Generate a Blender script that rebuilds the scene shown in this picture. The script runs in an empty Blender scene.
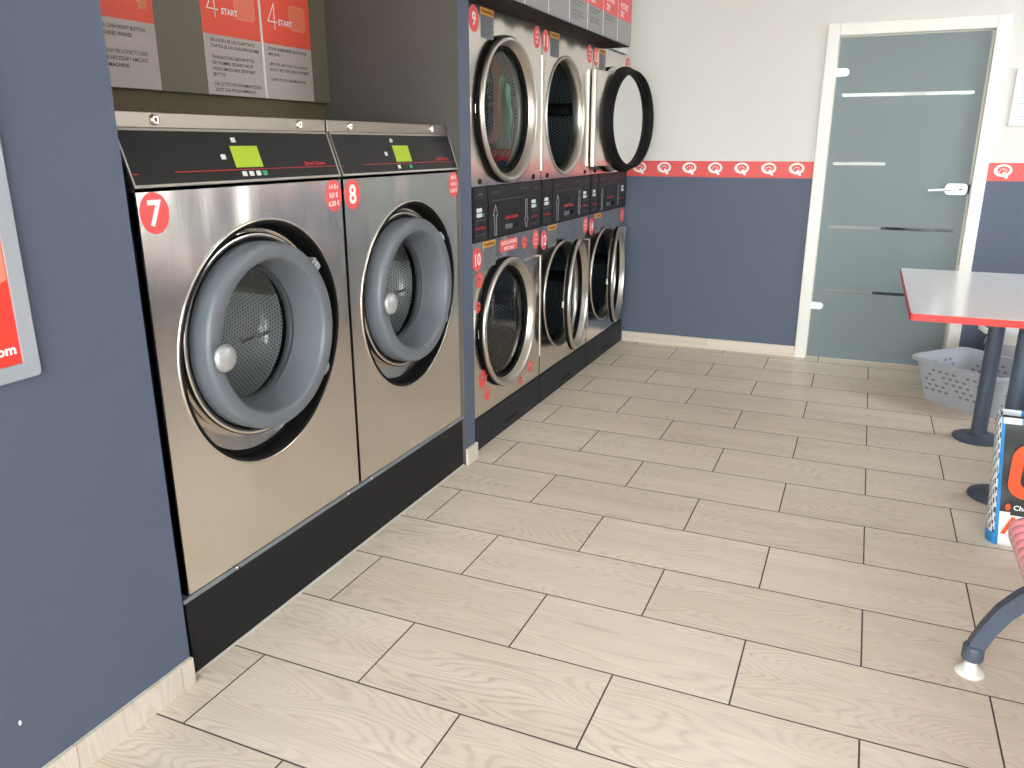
import bpy, math, random
from mathutils import Matrix, Vector
PI = math.pi
rnd = random.Random(7)
scene = bpy.context.scene
COL = scene.collection

# ------------------------------------------------------------------ materials
def lin(c):
    return tuple(((v/255)/12.92 if v/255 <= .04045 else ((v/255+.055)/1.055)**2.4) for v in c)

def new_mat(name):
    m = bpy.data.materials.new(name); m.use_nodes = True
    nt = m.node_tree
    return m, nt, nt.nodes['Principled BSDF']

def mat(name, rgb, rough=.5, metal=0., var=.06, scale=40., bump=0., spec=.5, coat=0., emit=None, stretch=None):
    m, nt, b = new_mat(name)
    tc = nt.nodes.new('ShaderNodeTexCoord'); no = nt.nodes.new('ShaderNodeTexNoise')
    no.inputs['Scale'].default_value = scale; no.inputs['Detail'].default_value = 3
    if stretch:
        mp = nt.nodes.new('ShaderNodeMapping'); mp.inputs['Scale'].default_value = stretch
        nt.links.new(tc.outputs['Object'], mp.inputs['Vector']); nt.links.new(mp.outputs['Vector'], no.inputs['Vector'])
    else:
        nt.links.new(tc.outputs['Object'], no.inputs['Vector'])
    c = lin(rgb)
    mx = nt.nodes.new('ShaderNodeMix'); mx.data_type = 'RGBA'
    mx.inputs['A'].default_value = (*[v*(1-var) for v in c], 1); mx.inputs['B'].default_value = (*[min(1, v*(1+var)) for v in c], 1)
    nt.links.new(no.outputs['Fac'], mx.inputs['Factor']); nt.links.new(mx.outputs['Result'], b.inputs['Base Color'])
    mr = nt.nodes.new('ShaderNodeMapRange'); mr.inputs['To Min'].default_value = max(0, rough-.05); mr.inputs['To Max'].default_value = min(1, rough+.05)
    nt.links.new(no.outputs['Fac'], mr.inputs['Value']); nt.links.new(mr.outputs['Result'], b.inputs['Roughness'])
    b.inputs['Metallic'].default_value = metal
    b.inputs['Specular IOR Level'].default_value = spec
    b.inputs['Coat Weight'].default_value = coat
    b.inputs['Coat Roughness'].default_value = .08
    if emit:
        b.inputs['Emission Color'].default_value = (*c, 1); b.inputs['Emission Strength'].default_value = emit
    if bump:
        bp = nt.nodes.new('ShaderNodeBump'); bp.inputs['Strength'].default_value = bump; bp.inputs['Distance'].default_value = .004
        nt.links.new(no.outputs['Fac'], bp.inputs['Height']); nt.links.new(bp.outputs['Normal'], b.inputs['Normal'])
    return m

def thin_glass(name, tint=(1, 1, 1), refl=1.0):
    m = bpy.data.materials.new(name); m.use_nodes = True; nt = m.node_tree; nt.nodes.clear()
    o = nt.nodes.new('ShaderNodeOutputMaterial'); mx = nt.nodes.new('ShaderNodeMixShader')
    t = nt.nodes.new('ShaderNodeBsdfTransparent'); g = nt.nodes.new('ShaderNodeBsdfGlossy'); f = nt.nodes.new('ShaderNodeFresnel')
    t.inputs['Color'].default_value = (*tint, 1); g.inputs['Roughness'].default_value = .02; f.inputs['IOR'].default_value = 1.45
    mu = nt.nodes.new('ShaderNodeMath'); mu.operation = 'MULTIPLY'; mu.inputs[1].default_value = refl
    nt.links.new(f.outputs[0], mu.inputs[0]); nt.links.new(mu.outputs[0], mx.inputs[0])
    nt.links.new(t.outputs[0], mx.inputs[1]); nt.links.new(g.outputs[0], mx.inputs[2]); nt.links.new(mx.outputs[0], o.inputs[0])
    return m

def wood_tile(name, grain_lo, base_rgb, dark_rgb, rough=.42, along='x'):
    """Ceramic tile printed with oak grain; every tile has its own random number (face attribute tile_rand)."""
    m, nt, b = new_mat(name); N = nt.nodes.new; L = nt.links.new
    tc = N('ShaderNodeTexCoord'); at = N('ShaderNodeAttribute'); at.attribute_name = 'tile_rand'
    sx = N('ShaderNodeSeparateXYZ'); L(tc.outputs['Object'], sx.inputs[0])
    def off(sock, k):
        q = N('ShaderNodeMath'); q.operation = 'MULTIPLY_ADD'; L(at.outputs['Fac'], q.inputs[0]); q.inputs[1].default_value = k; L(sock, q.inputs[2]); return q.outputs[0]
    cb = N('ShaderNodeCombineXYZ')
    a, c = ('X', 'Y') if along == 'x' else ('Z', 'Y')
    L(off(sx.outputs[a], 41.3), cb.inputs[0]); L(off(sx.outputs[c], 97.1), cb.inputs[1])
    def noise(sc, det=2., rgh=.5):
        mp = N('ShaderNodeMapping'); mp.inputs['Scale'].default_value = sc; L(cb.outputs[0], mp.inputs['Vector'])
        n = N('ShaderNodeTexNoise'); n.inputs['Scale'].default_value = 1; n.inputs['Detail'].default_value = det; n.inputs['Roughness'].default_value = rgh
        L(mp.outputs[0], n.inputs['Vector']); return n.outputs['Fac']
    def math_(op, x, y):
        q = N('ShaderNodeMath'); q.operation = op
        for i, v in enumerate((x, y)):
            if isinstance(v, (int, float)): q.inputs[i].default_value = v
            elif v is not None: L(v, q.inputs[i])
        return q.outputs[0]
    n1 = noise((1.05, 6.0, 1), 1.5, .35)
    rings = math_('SINE', math_('MULTIPLY', n1, 290.), None)
    rings = math_('POWER', math_('MULTIPLY', math_('ADD', rings, 1.), .5), 2.6)
    streak = noise((5., 190., 1), 2.5, .6)
    tone = noise((.8, 9., 1), 2, .5)
    mask = math_('MULTIPLY', noise((1.9, 4.3, 1), 1, .5), noise((9., 60., 1), 2, .5))
    g = math_('ADD', math_('MULTIPLY', math_('MULTIPLY', rings, mask), .85), math_('ADD', math_('MULTIPLY', streak, .55), math_('MULTIPLY', tone, .5)))
    g = math_('ADD', g, math_('MULTIPLY', at.outputs['Fac'], .16))
    mr = N('ShaderNodeMapRange'); L(g, mr.inputs['Value']); mr.inputs['From Min'].default_value = grain_lo; mr.inputs['From Max'].default_value = grain_lo+.85
    mx = N('ShaderNodeMix'); mx.data_type = 'RGBA'; L(mr.outputs[0], mx.inputs['Factor'])
    mx.inputs['A'].default_value = (*lin(base_rgb), 1); mx.inputs['B'].default_value = (*lin(dark_rgb), 1)
    L(mx.outputs['Result'], b.inputs['Base Color'])
    rr = N('ShaderNodeMapRange'); L(streak, rr.inputs['Value']); rr.inputs['To Min'].default_value = rough-.06; rr.inputs['To Max'].default_value = rough+.1
    L(rr.outputs[0], b.inputs['Roughness'])
    bp = N('ShaderNodeBump'); bp.inputs['Strength'].default_value = .12; bp.inputs['Distance'].default_value = .002
    L(streak, bp.inputs['Height']); L(bp.outputs[0], b.inputs['Normal'])
    return m

def perforated(name, rgb, hole_rgb, pitch, rough=.35, metal=.9, rad=.27):
    m, nt, b = new_mat(name); N = nt.nodes.new; L = nt.links.new
    uv = N('ShaderNodeUVMap'); uv.uv_map = 'UVMap'
    sx = N('ShaderNodeSeparateXYZ'); L(uv.outputs[0], sx.inputs[0])
    def mth(op, x, y=0.):
        q = N('ShaderNodeMath'); q.operation = op
        for i, v in enumerate((x, y)):
            if isinstance(v, (int, float)): q.inputs[i].default_value = v
            else: L(v, q.inputs[i])
        return q.outputs[0]
    v = mth('DIVIDE', sx.outputs[1], pitch*.87); row = mth('FLOOR', v)
    u = mth('ADD', mth('DIVIDE', sx.outputs[0], pitch), mth('MULTIPLY', mth('MODULO', row, 2.), .5))
    fu = mth('SUBTRACT', mth('FRACT', u), .5); fv = mth('SUBTRACT', mth('FRACT', v), .5)
    d = mth('SQRT', mth('ADD', mth('MULTIPLY', fu, fu), mth('MULTIPLY', fv, fv)))
    h = mth('LESS_THAN', d, rad)
    mx = N('ShaderNodeMix'); mx.data_type = 'RGBA'; L(h, mx.inputs['Factor'])
    mx.inputs['A'].default_value = (*lin(rgb), 1); mx.inputs['B'].default_value = (*lin(hole_rgb), 1)
    L(mx.outputs['Result'], b.inputs['Base Color'])
    b.inputs['Roughness'].default_value = rough; b.inputs['Metallic'].default_value = metal
    bp = N('ShaderNodeBump'); bp.inputs['Strength'].default_value = .6; bp.inputs['Distance'].default_value = .004
    L(mth('MULTIPLY', d, -1.), bp.inputs['Height']); L(bp.outputs[0], b.inputs['Normal'])
    return m

M = {}
M['floor'] = wood_tile('floor_tile', .42, (233, 219, 201), (182, 163, 140))
M['skirt'] = wood_tile('skirting_tile', .42, (226, 216, 202), (192, 180, 164), along='z')
M['grout'] = mat('grout', (78, 70, 62), .9)
M['blue'] = mat('blue_wall_paint', (84, 94, 115), .55, scale=90, var=.03, bump=.12)
M['white'] = mat('white_wall_paint', (225, 224, 221), .7, scale=90, var=.02, bump=.1)
M['ceil'] = mat('ceiling_paint', (232, 231, 227), .8)
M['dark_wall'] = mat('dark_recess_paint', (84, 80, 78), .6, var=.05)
M['rough_board'] = mat('rough_brown_board', (112, 102, 78), .85, var=.4, scale=160, bump=.4)
M['steel'] = mat('brushed_steel', (226, 220, 213), .2, 1., var=.015, scale=5, stretch=(1, 30, 1))
def wavy(m):
    nt = m.node_tree; b = nt.nodes['Principled BSDF']
    tc = nt.nodes.new('ShaderNodeTexCoord'); mp = nt.nodes.new('ShaderNodeMapping'); mp.inputs['Scale'].default_value = (1, 4.5, 1.3)
    no = nt.nodes.new('ShaderNodeTexNoise'); no.inputs['Scale'].default_value = 1.; no.inputs['Detail'].default_value = 1
    bp = nt.nodes.new('ShaderNodeBump'); bp.inputs['Strength'].default_value = .5; bp.inputs['Distance'].default_value = .03
    nt.links.new(tc.outputs['Object'], mp.inputs[0]); nt.links.new(mp.outputs[0], no.inputs['Vector']); nt.links.new(no.outputs['Fac'], bp.inputs['Height'])
    nt.links.new(bp.outputs[0], b.inputs['Normal'])
wavy(M['steel'])
M['strip_steel'] = mat('matt_strip_steel', (160, 152, 142), .42, 1., var=.03, scale=5, stretch=(1, 1, 40))
M['steel_dark'] = mat('side_steel', (60, 60, 62), .45, .6)
M['chrome'] = mat('polished_steel', (210, 206, 200), .16, 1., var=.02)
M['chrome_b'] = mat('brushed_ring_steel', (208, 203, 196), .31, 1., var=.04, scale=30)
M['black'] = mat('black_plastic', (20, 20, 23), .5, spec=.25)
M['gloss_black'] = mat('black_glossy_panel', (33, 33, 35), .35, spec=.3)
M['rubber'] = mat('black_rubber', (17, 17, 18), .65, spec=.2)
M['seal_grey'] = mat('grey_rubber', (66, 70, 75), .45)
M['plinth'] = mat('black_plinth_board', (29, 29, 32), .6, var=.1, spec=.25)
M['base_panel'] = mat('dark_base_panel', (44, 45, 51), .6, spec=.2)
M['grey_plastic'] = mat('grey_blue_plastic', (106, 111, 119), .36, var=.03)
M['knob'] = mat('silver_knob', (184, 186, 188), .38, .5)
M['caulk'] = mat('pale_sealant', (214, 210, 204), .6)
M['zinc'] = mat('zinc_channel', (150, 160, 170), .4, .7)
M['red'] = mat('red_vinyl', (232, 86, 86), .45, var=.02)
M['red_print'] = mat('red_print', (254, 98, 76), .5, var=.03)
M['red_light'] = mat('light_red_print', (252, 136, 108), .5, var=.03)
M['orange_print'] = mat('orange_print', (240, 140, 92), .5)
M['peach'] = mat('peach_print', (246, 190, 160), .5)
M['poster_red'] = mat('poster_red', (226, 62, 50), .5, var=.02)
M['poster_grey'] = mat('poster_grey', (198, 187, 182), .5, var=.03)
M['sign_grey'] = mat('sign_grey', (150, 150, 154), .5, var=.03)
M['board_grey'] = mat('board_grey', (118, 110, 96), .5, var=.04)
M['ink'] = mat('dark_ink', (72, 66, 66), .6)
M['white_ink'] = mat('white_vinyl', (248, 246, 244), .5, var=.01)
M['red_ink'] = mat('red_lettering', (196, 40, 46), .5)
M['grey_ink'] = mat('grey_lettering', (120, 122, 128), .5)
M['blue_ink'] = mat('blue_grey_ink', (120, 126, 150), .6)
M['yellow'] = mat('amber_label_print', (222, 160, 70), .5)
M['label_grey'] = mat('grey_label_print', (120, 122, 128), .5, var=.35, scale=300)
M['screen'] = mat('green_display', (164, 192, 40), .4, var=.03, emit=.06)
M['key_white'] = mat('white_key', (224, 224, 226), .4)
M['key_green'] = mat('green_key', (40, 160, 110), .4)
M['alu'] = mat('anodised_aluminium', (168, 176, 184), .42, .35, var=.03)
M['frame_white'] = mat('white_lacquer', (242, 241, 236), .4, var=.01)
M['seal'] = mat('door_seal', (206, 204, 192), .6)
M['handle'] = mat('satin_handle', (226, 228, 232), .3, .3)
M['table_white'] = mat('white_laminate', (232, 232, 234), .16, var=.01, spec=.6)
M['table_red'] = mat('red_edge_band', (222, 56, 52), .4)
M['slate'] = mat('slate_powder_coat', (80, 90, 106), .38, .2, var=.05)
M['basket'] = mat('grey_basket_plastic', (176, 180, 188), .45, var=.03)
M['slot_shade'] = mat('basket_slot', (120, 124, 132), .6)  # shade of the basket holes, painted as flat darker patches
M['seat_glare_pink'] = mat('glare_pink_seat_plastic', (244, 146, 155), .24, var=.03, coat=1.)  # red plastic; window glare is painted into the pale pink base
M['glide'] = mat('white_glide', (226, 222, 212), .45)
M['bag_dark'] = mat('charcoal_bag_print', (56, 58, 58), .38, var=.2, scale=40, bump=.2)
M['bag_white'] = mat('white_bag_weave', (226, 230, 234), .4, var=.06, scale=50, bump=.3)
M['bag_blue'] = mat('blue_bag_print', (48, 140, 206), .4, var=.05)
M['bag_orange'] = mat('orange_bag_print', (226, 84, 40), .45)
M['liner'] = mat('white_bin_liner', (238, 238, 236), .5, var=.03, bump=.2)
M['bin'] = mat('pale_bin_plastic', (206, 208, 212), .5)
M['paper'] = mat('notice_paper', (246, 246, 250), .6, var=.01)
M['cloth_green'] = mat('green_cloth', (120, 206, 178), .9, var=.1, scale=120, bump=.3)
M['cloth_orange'] = mat('orange_cloth', (248, 142, 84), .9, var=.1, scale=120, bump=.3)
M['cloth_red'] = mat('red_cloth', (196, 52, 60), .9, var=.1, scale=120, bump=.3)
M['drum_wash'] = perforated('washer_drum_steel', (240, 243, 244), (112, 118, 122), .0125, .42, .3, .27)
M['drum_dry'] = perforated('dryer_drum_steel', (128, 142, 150), (12, 14, 16), .017, .45, .7, .3)
M['glass'] = thin_glass('clear_glass', (.93, .96, .96), 1.2)
M['window_glass'] = thin_glass('window_glass', (.97, .985, .98), .7)
M['strip_glass'] = thin_glass('clear_strip_glass', (.85, .9, .9), .6)
def frosted():
    m, nt, b = new_mat('frosted_glass')
    tc = nt.nodes.new('ShaderNodeTexCoord'); no = nt.nodes.new('ShaderNodeTexNoise'); no.inputs['Scale'].default_value = 220
    nt.links.new(tc.outputs['Object'], no.inputs['Vector'])
    bp = nt.nodes.new('ShaderNodeBump'); bp.inputs['Strength'].default_value = .08; nt.links.new(no.outputs['Fac'], bp.inputs['Height'])
    nt.links.new(bp.outputs[0], b.inputs['Normal'])
    b.inputs['Base Color'].default_value = (*lin((142, 155, 160)), 1); b.inputs['Roughness'].default_value = .42
    b.inputs['Transmission Weight'].default_value = .25; b.inputs['IOR'].default_value = 1.3
    return m
M['frosted'] = frosted()
M['hall_white'] = mat('hall_wall', (214, 214, 210), .7)
M['hall_dark'] = mat('hall_cupboard', (50, 48, 58), .5)
M['ground'] = mat('paving_outside', (150, 148, 142), .8)

# ------------------------------------------------------------------ mesh building
class MB:
    def __init__(s): s.v = []; s.f = []; s.m = []; s.sm = []; s.uv = {}; s.cur = 0
    def add(s, vs, fs, smooth=False, uvs=None, xf=None):
        o = len(s.v)
        s.v += [tuple(xf @ Vector(p)) if xf else tuple(p) for p in vs]
        for i, f in enumerate(fs):
            if uvs: s.uv[len(s.f)] = uvs[i]
            s.f.append(tuple(o+k for k in f)); s.m.append(s.cur); s.sm.append(smooth)
        return s
    def box(s, x0, x1, y0, y1, z0, z1, xf=None):
        x0, x1 = sorted((x0, x1)); y0, y1 = sorted((y0, y1)); z0, z1 = sorted((z0, z1))
        vs = [(x, y, z) for x in (x0, x1) for y in (y0, y1) for z in (z0, z1)]
        fs = [(0, 1, 3, 2), (4, 6, 7, 5), (0, 4, 5, 1), (2, 3, 7, 6), (0, 2, 6, 4), (1, 5, 7, 3)]
        return s.add(vs, fs, xf=xf)
    def prism(s, poly, fn, t0, t1, smooth=False, xf=None):
        """poly: 2D outline, fn(u,v,t) -> 3D."""
        n = len(poly)
        vs = [fn(u, v, t0) for u, v in poly]+[fn(u, v, t1) for u, v in poly]
        s.add(vs, [tuple(range(n-1, -1, -1)), tuple(range(n, 2*n))], xf=xf)
        return s.add(vs, [(i, (i+1) % n, n+(i+1) % n, n+i) for i in range(n)], smooth, xf=xf)
    def lathe(s, prof, n=64, cen=(0, 0, 0), axis='x', smooth=True, a0=0., a1=2*PI, xf=None):
        """prof: [(r, h)]; turned about the axis through cen."""
        full = abs(a1-a0-2*PI) < 1e-6
        k = n if full else n+1
        vs = []; c = Vector(cen)
        for r, h in prof:
            for i in range(k):
                a = a0+(a1-a0)*i/n; p, q = r*math.cos(a), r*math.sin(a)
                vs.append(c+Vector({'x': (h, p, q), 'y': (p, h, q), 'z': (p, q, h)}[axis]))
        L = [0.]
        for (r0, h0), (r1, h1) in zip(prof, prof[1:]): L.append(L[-1]+math.hypot(r1-r0, h1-h0))
        rm = max(r for r, h in prof)
        fs = []; uvs = []
        for j in range(len(prof)-1):
            disc = abs(prof[j][1]-prof[j+1][1]) < 1e-5
            for i in range(n):
                i2 = (i+1) % k
                fs.append((j*k+i, j*k+i2, (j+1)*k+i2, (j+1)*k+i))
                if disc:
                    def pc(r, ii): a = a0+(a1-a0)*ii/n; return (r*math.cos(a)+5, r*math.sin(a)+5)
                    uvs.append((pc(prof[j][0], i), pc(prof[j][0], i+1), pc(prof[j+1][0], i+1), pc(prof[j+1][0], i)))
                else:
                    ua, ub = (a1-a0)*i/n*rm, (a1-a0)*(i+1)/n*rm
                    uvs.append(((ua, L[j]), (ub, L[j]), (ub, L[j+1]), (ua, L[j+1])))
        return s.add(vs, fs, smooth, uvs, xf=xf)
    def disc(s, r, h, cen, axis='x', n=48, xf=None):
        c = Vector(cen); vs = []
        for i in range(n):
            a = 2*PI*i/n; p, q = r*math.cos(a), r*math.sin(a)
            vs.append(c+Vector({'x': (h, p, q), 'y': (p, h, q), 'z': (p, q, h)}[axis]))
        return s.add(vs, [tuple(range(n))], xf=xf)
    def tube(s, path, rad, n=16, closed=False, sx=1., caps=True, up=None, xf=None):
        P = [Vector(p) for p in path]; k = len(P); vs = []
        for i, p in enumerate(P):
            t = (P[(i+1) % k]-P[i-1]) if closed else (P[min(i+1, k-1)]-P[max(i-1, 0)])
            t.normalize(); u = Vector(up) if up else (Vector((0, 0, 1)) if abs(t.z) < .9 else Vector((0, 1, 0)))
            a = t.cross(u).normalized(); b = a.cross(t).normalized()
            r = rad[i] if isinstance(rad, (list, tuple)) else rad
            for j in range(n):
                th = 2*PI*j/n; vs.append(p+a*(r*sx*math.cos(th))+b*(r*math.sin(th)))
        fs = [(i*n+j, i*n+(j+1) % n, ((i+1) % k)*n+(j+1) % n, ((i+1) % k)*n+j) for i in range(k if closed else k-1) for j in range(n)]
        s.add(vs, fs, True, xf=xf)
        if caps and not closed:
            s.add(vs[:n], [tuple(range(n))], xf=xf); s.add(vs[-n:], [tuple(range(n-1, -1, -1))], xf=xf)
        return s
    def grid(s, fn, nu, nv, smooth=True, xf=None):
        vs = [fn(i/nu, j/nv) for i in range(nu+1) for j in range(nv+1)]
        return s.add(vs, [(i*(nv+1)+j, (i+1)*(nv+1)+j, (i+1)*(nv+1)+j+1, i*(nv+1)+j+1) for i in range(nu) for j in range(nv)], smooth, xf=xf)
    def plate_hole(s, y0, y1, z0, z1, x, cen, hole, n=96):
        """flat plate at x between the rectangle and the outline hole(angle) -> radius."""
        cy, cz = cen
        A = [2*PI*i/n for i in range(n)]+[math.atan2(z-cz, y-cy) % (2*PI) for y in (y0, y1) for z in (z0, z1)]
        A = sorted(A); o = []; h = []
        for a in A:
            c, q = math.cos(a), math.sin(a); t = 1e9
            if c > 1e-9: t = min(t, (y1-cy)/c)
            if c < -1e-9: t = min(t, (y0-cy)/c)
            if q > 1e-9: t = min(t, (z1-cz)/q)
            if q < -1e-9: t = min(t, (z0-cz)/q)
            o.append((x, cy+t*c, cz+t*q)); r = hole(a); h.append((x, cy+r*c, cz+r*q))
        k = len(A)
        return s.add(o+h, [(i, (i+1) % k, k+(i+1) % k, k+i) for i in range(k)])

def obj(name, b, mats, parent=None, bevel=0., seg=2, subsurf=0, solid=0., weld=0.):
    me = bpy.data.meshes.new(name)
    base = Vector((0, 0, 0))
    q = parent
    while q is not None: base += q.location; q = q.parent
    me.from_pydata([tuple(Vector(p)-base) for p in b.v], [], b.f)
    for m in (mats if isinstance(mats, (list, tuple)) else [mats]): me.materials.append(m)
    me.polygons.foreach_set('material_index', b.m); me.polygons.foreach_set('use_smooth', b.sm)
    if b.uv:
        ul = me.uv_layers.new(name='UVMap')
        for pi, uvs in b.uv.items():
            for li, uv in zip(me.polygons[pi].loop_indices, uvs): ul.data[li].uv = uv
    me.update()
    if weld:
        import bmesh
        bm = bmesh.new(); bm.from_mesh(me); bmesh.ops.remove_doubles(bm, verts=bm.verts, dist=weld); bm.to_mesh(me); bm.free()
    o = bpy.data.objects.new(name, me); COL.objects.link(o)
    if parent: o.parent = parent
    if solid:
        k = o.modifiers.new('Solidify', 'SOLIDIFY'); k.thickness = solid; k.offset = 0
    if bevel:
        k = o.modifiers.new('Bevel', 'BEVEL'); k.width = bevel; k.segments = seg; k.limit_method = 'ANGLE'; k.harden_normals = False
    if subsurf:
        k = o.modifiers.new('Subdivision', 'SUBSURF'); k.levels = subsurf; k.render_levels = subsurf
    return o

def tag(o, label, cat, group=None):
    o['label'] = label; o['category'] = cat
    if group: o['group'] = group
    return o
def thing(name, loc, label, cat, group=None):
    o = bpy.data.objects.new(name, None); COL.objects.link(o); o.location = loc; o.empty_display_size = .1
    return tag(o, label, cat, group)
def struct(name, b, m, parent=None, bevel=0.):
    o = obj(name, b, m, parent, bevel)
    if parent is None: o['kind'] = 'structure'
    return o

FRONT = Matrix(((0, 0, 1, 0), (1, 0, 0, 0), (0, 1, 0, 0), (0, 0, 0, 1)))      # text facing +x, reading along +y
BACKW = Matrix(((1, 0, 0, 0), (0, 0, -1, 0), (0, 1, 0, 0), (0, 0, 0, 1)))     # text facing -y, reading along +x
def text_mb(lines, h, orient, pos, width=None, gap=1.75, align='LEFT', bold=0., depth=.0006, shear=0., b=None, skew=None):
    """Letters as real geometry. h = capital height, pos = left/centre of the first baseline."""
    b = b or MB()
    for i, ln in enumerate(lines if isinstance(lines, (list, tuple)) else [lines]):
        if not ln: continue
        cu = bpy.data.curves.new('letters', 'FONT'); cu.body = ln; cu.size = 1; cu.align_x = align; cu.offset = bold; cu.shear = shear
        cu.resolution_u = 3
        to = bpy.data.objects.new('letters', cu); COL.objects.link(to)
        dg = bpy.context.evaluated_depsgraph_get(); me = bpy.data.meshes.new_from_object(to.evaluated_get(dg))
        k = h/.7; kx = k
        xs = [v.co.x for v in me.vertices]
        if width and xs:
            w = width if not isinstance(width, (list, tuple)) else width[i]
            if w: kx = w/max(1e-6, max(xs)-min(xs))
        vs = []
        for v in me.vertices:
            p = Vector((v.co.x*kx, v.co.y*k-i*h*gap, depth))
            if skew: p = skew @ p
            vs.append(Vector(pos)+(orient.to_3x3() @ p))
        b.add(vs, [tuple(p.vertices) for p in me.polygons])
        bpy.data.objects.remove(to); bpy.data.meshes.remove(me); bpy.data.curves.remove(cu)
    return b
def fx(u, v, t): return (t, u, v)       # (y, z) outlines standing on a +x face
def fy(u, v, t): return (u, t, v)       # (x, z) outlines on a -y face
def fz(u, v, t): return (u, v, t)
def circ(cy, cz, r, n=36, ry=None): return [(cy+(ry or r)*math.cos(2*PI*i/n), cz+r*math.sin(2*PI*i/n)) for i in range(n)]
def rrect(x0, x1, y0, y1, r, n=6):
    P = []
    for cx, cy, a in ((x1-r, y1-r, 0), (x0+r, y1-r, PI/2), (x0+r, y0+r, PI), (x1-r, y0+r, 1.5*PI)):
        P += [(cx+r*math.cos(a+PI/2*i/n), cy+r*math.sin(a+PI/2*i/n)) for i in range(n+1)]
    return P

# ------------------------------------------------------------------ the room
XW, XB, YB, XR, YF, ZC = -1.597, -2.215, 3.35, 2.1, -2.8, 2.75
# floor: 60 x 30 wood-look tiles in half bond with dark joints
LT, WT, G = .6, .296, .0045
b = MB(); tr = []
b.cur = 1; b.add([(-2.3, YF-.2, -.002), (XR+.1, YF-.2, -.002), (XR+.1, YB+.1, -.002), (-2.3, YB+.1, -.002)], [(0, 1, 2, 3)]); tr.append(0.)
b.cur = 0
for k in range(-16, 13):
    y0, y1 = k*WT+G/2, (k+1)*WT-G/2
    if y1 < YF-.2 or y0 > YB+.1: continue
    sh = 0. if k % 2 == 0 else .5
    for j in range(-5, 6):
        x0, x1 = (j+sh)*LT+G/2, (j+1+sh)*LT-G/2
        x0, x1 = max(x0, -2.3), min(x1, XR+.1)
        if x1-x0 < .01: continue
        b.add([(x0, y0, 0), (x1, y0, 0), (x1, min(y1, YB+.1), 0), (x0, min(y1, YB+.1), 0)], [(0, 1, 2, 3)]); tr.append(rnd.random())
fl = struct('floor', b, [M['floor'], M['grout']])
a = fl.data.attributes.new('tile_rand', 'FLOAT', 'FACE'); a.data.foreach_set('value', tr)

def skirting(name, pieces):
    bb = MB(); r = []
    for bx in pieces:
        n0 = len(bb.f); bb.box(*bx); r += [rnd.random()]*(len(bb.f)-n0)
    o = struct(name, bb, M['skirt'], bevel=.0012)
    at = o.data.attributes.new('tile_rand', 'FLOAT', 'FACE'); at.data.foreach_set('value', r)
struct('ceiling', MB().box(-2.4, XR+.2, YF-.2, YB+.2, ZC, ZC+.1), M['ceil'])
b = MB().box(-2.4, XW, YF-.2, -.757, 0, ZC)
wl = struct('wall_left', b, M['blue'])
obj('paint_chip', MB().prism(circ(-1.197, .206, .006, 8, .0035), fx, XW, XW+.0006), M['white_ink'], wl)
struct('wall_recess', MB().box(-2.4, XB-.002, -.757, .83, 1.2, ZC).box(-2.4, XB, -.757, .83, 0, 1.2), M['rough_board'])
b = MB(); b.box(-2.4, -1.6, .83, .925, 0, ZC)
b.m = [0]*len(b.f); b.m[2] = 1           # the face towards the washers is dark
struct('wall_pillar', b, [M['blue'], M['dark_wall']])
b = MB().box(-2.4, -1.66, .925, YB, 1.9, ZC)
struct('wall_bulkhead', b, M['white'])
struct('wall_machines', MB().box(-2.4, -2.36, .925, YB, 0, 1.9), M['dark_wall'])
DX0, DX1, DZ = -.45, .485, 2.015          # outside of the door frame
b = MB()
for x0, x1, z0 in ((-2.4, DX0+.03, 0), (DX1-.03, XR+.2, 0), (DX0+.03, DX1-.03, DZ-.03)):
    for z_0, z_1, mi in ((0, 1.14, 0), (1.14, ZC, 1)):
        if z_1 <= z0: continue
        b.cur = mi; b.box(x0, x1, YB, YB+.14, max(z0, z_0), z_1)
struct('wall_back', b, [M['blue'], M['white']])
skirting('baseboard_left', [(XW, XW+.012, -1.4+.302*i, min(-.757, -1.4+.302*(i+1)-.002), 0, .075) for i in range(-10, 3) if -1.4+.302*i < -.757])
skirting('baseboard_pillar', [(-1.6, -1.588, .832, .93, 0, .075)])
skirting('baseboard_back', [(x, min(x+.598, DX0), YB-.012, YB, 0, .07) for x in (-1.62, -1.02)]+[(x, min(x+.598, XR), YB-.012, YB, 0, .07) for x in (DX1, DX1+.6, DX1+1.2, DX1+1.8)])

# red border with the ring-and-tail emblem
def q_mark(b, x, z, s=1.):
    y = YB-.0012
    n = 40; ro, ri = .046*s, .030*s; cz = z+.003
    out = [(x+ro*1.0*math.cos(2*PI*i/n), cz+ro*.74*math.sin(2*PI*i/n)) for i in range(n)]
    inn = [(x+.002+ri*1.0*math.cos(2*PI*i/n), cz+.002+ri*.72*math.sin(2*PI*i/n)) for i in range(n)]
    vs = [fy(u, v, y-.0006) for u, v in out+inn]
    b.add(vs, [(i, (i+1) % n, n+(i+1) % n, n+i) for i in range(n)])
    tail = [(x+.004, cz-.006), (x+.013, cz-.008), (x+.020, cz-.020), (x+.032, cz-.040), (x+.020, cz-.046), (x+.010, cz-.036), (x+.002, cz-.030), (x-.010, cz-.026), (x-.002, cz-.018)]
    b.prism(tail, fy, y, y-.0010)
    for dx, dz, r in ((-.012, .004, .0035), (0, .009, .004), (.012, .006, .0035), (-.017, -.006, .003), (.018, -.002, .003)):
        b.prism(circ(x+dx*s, cz+dz*s, r*s, 12), fy, y, y-.0008)
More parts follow.
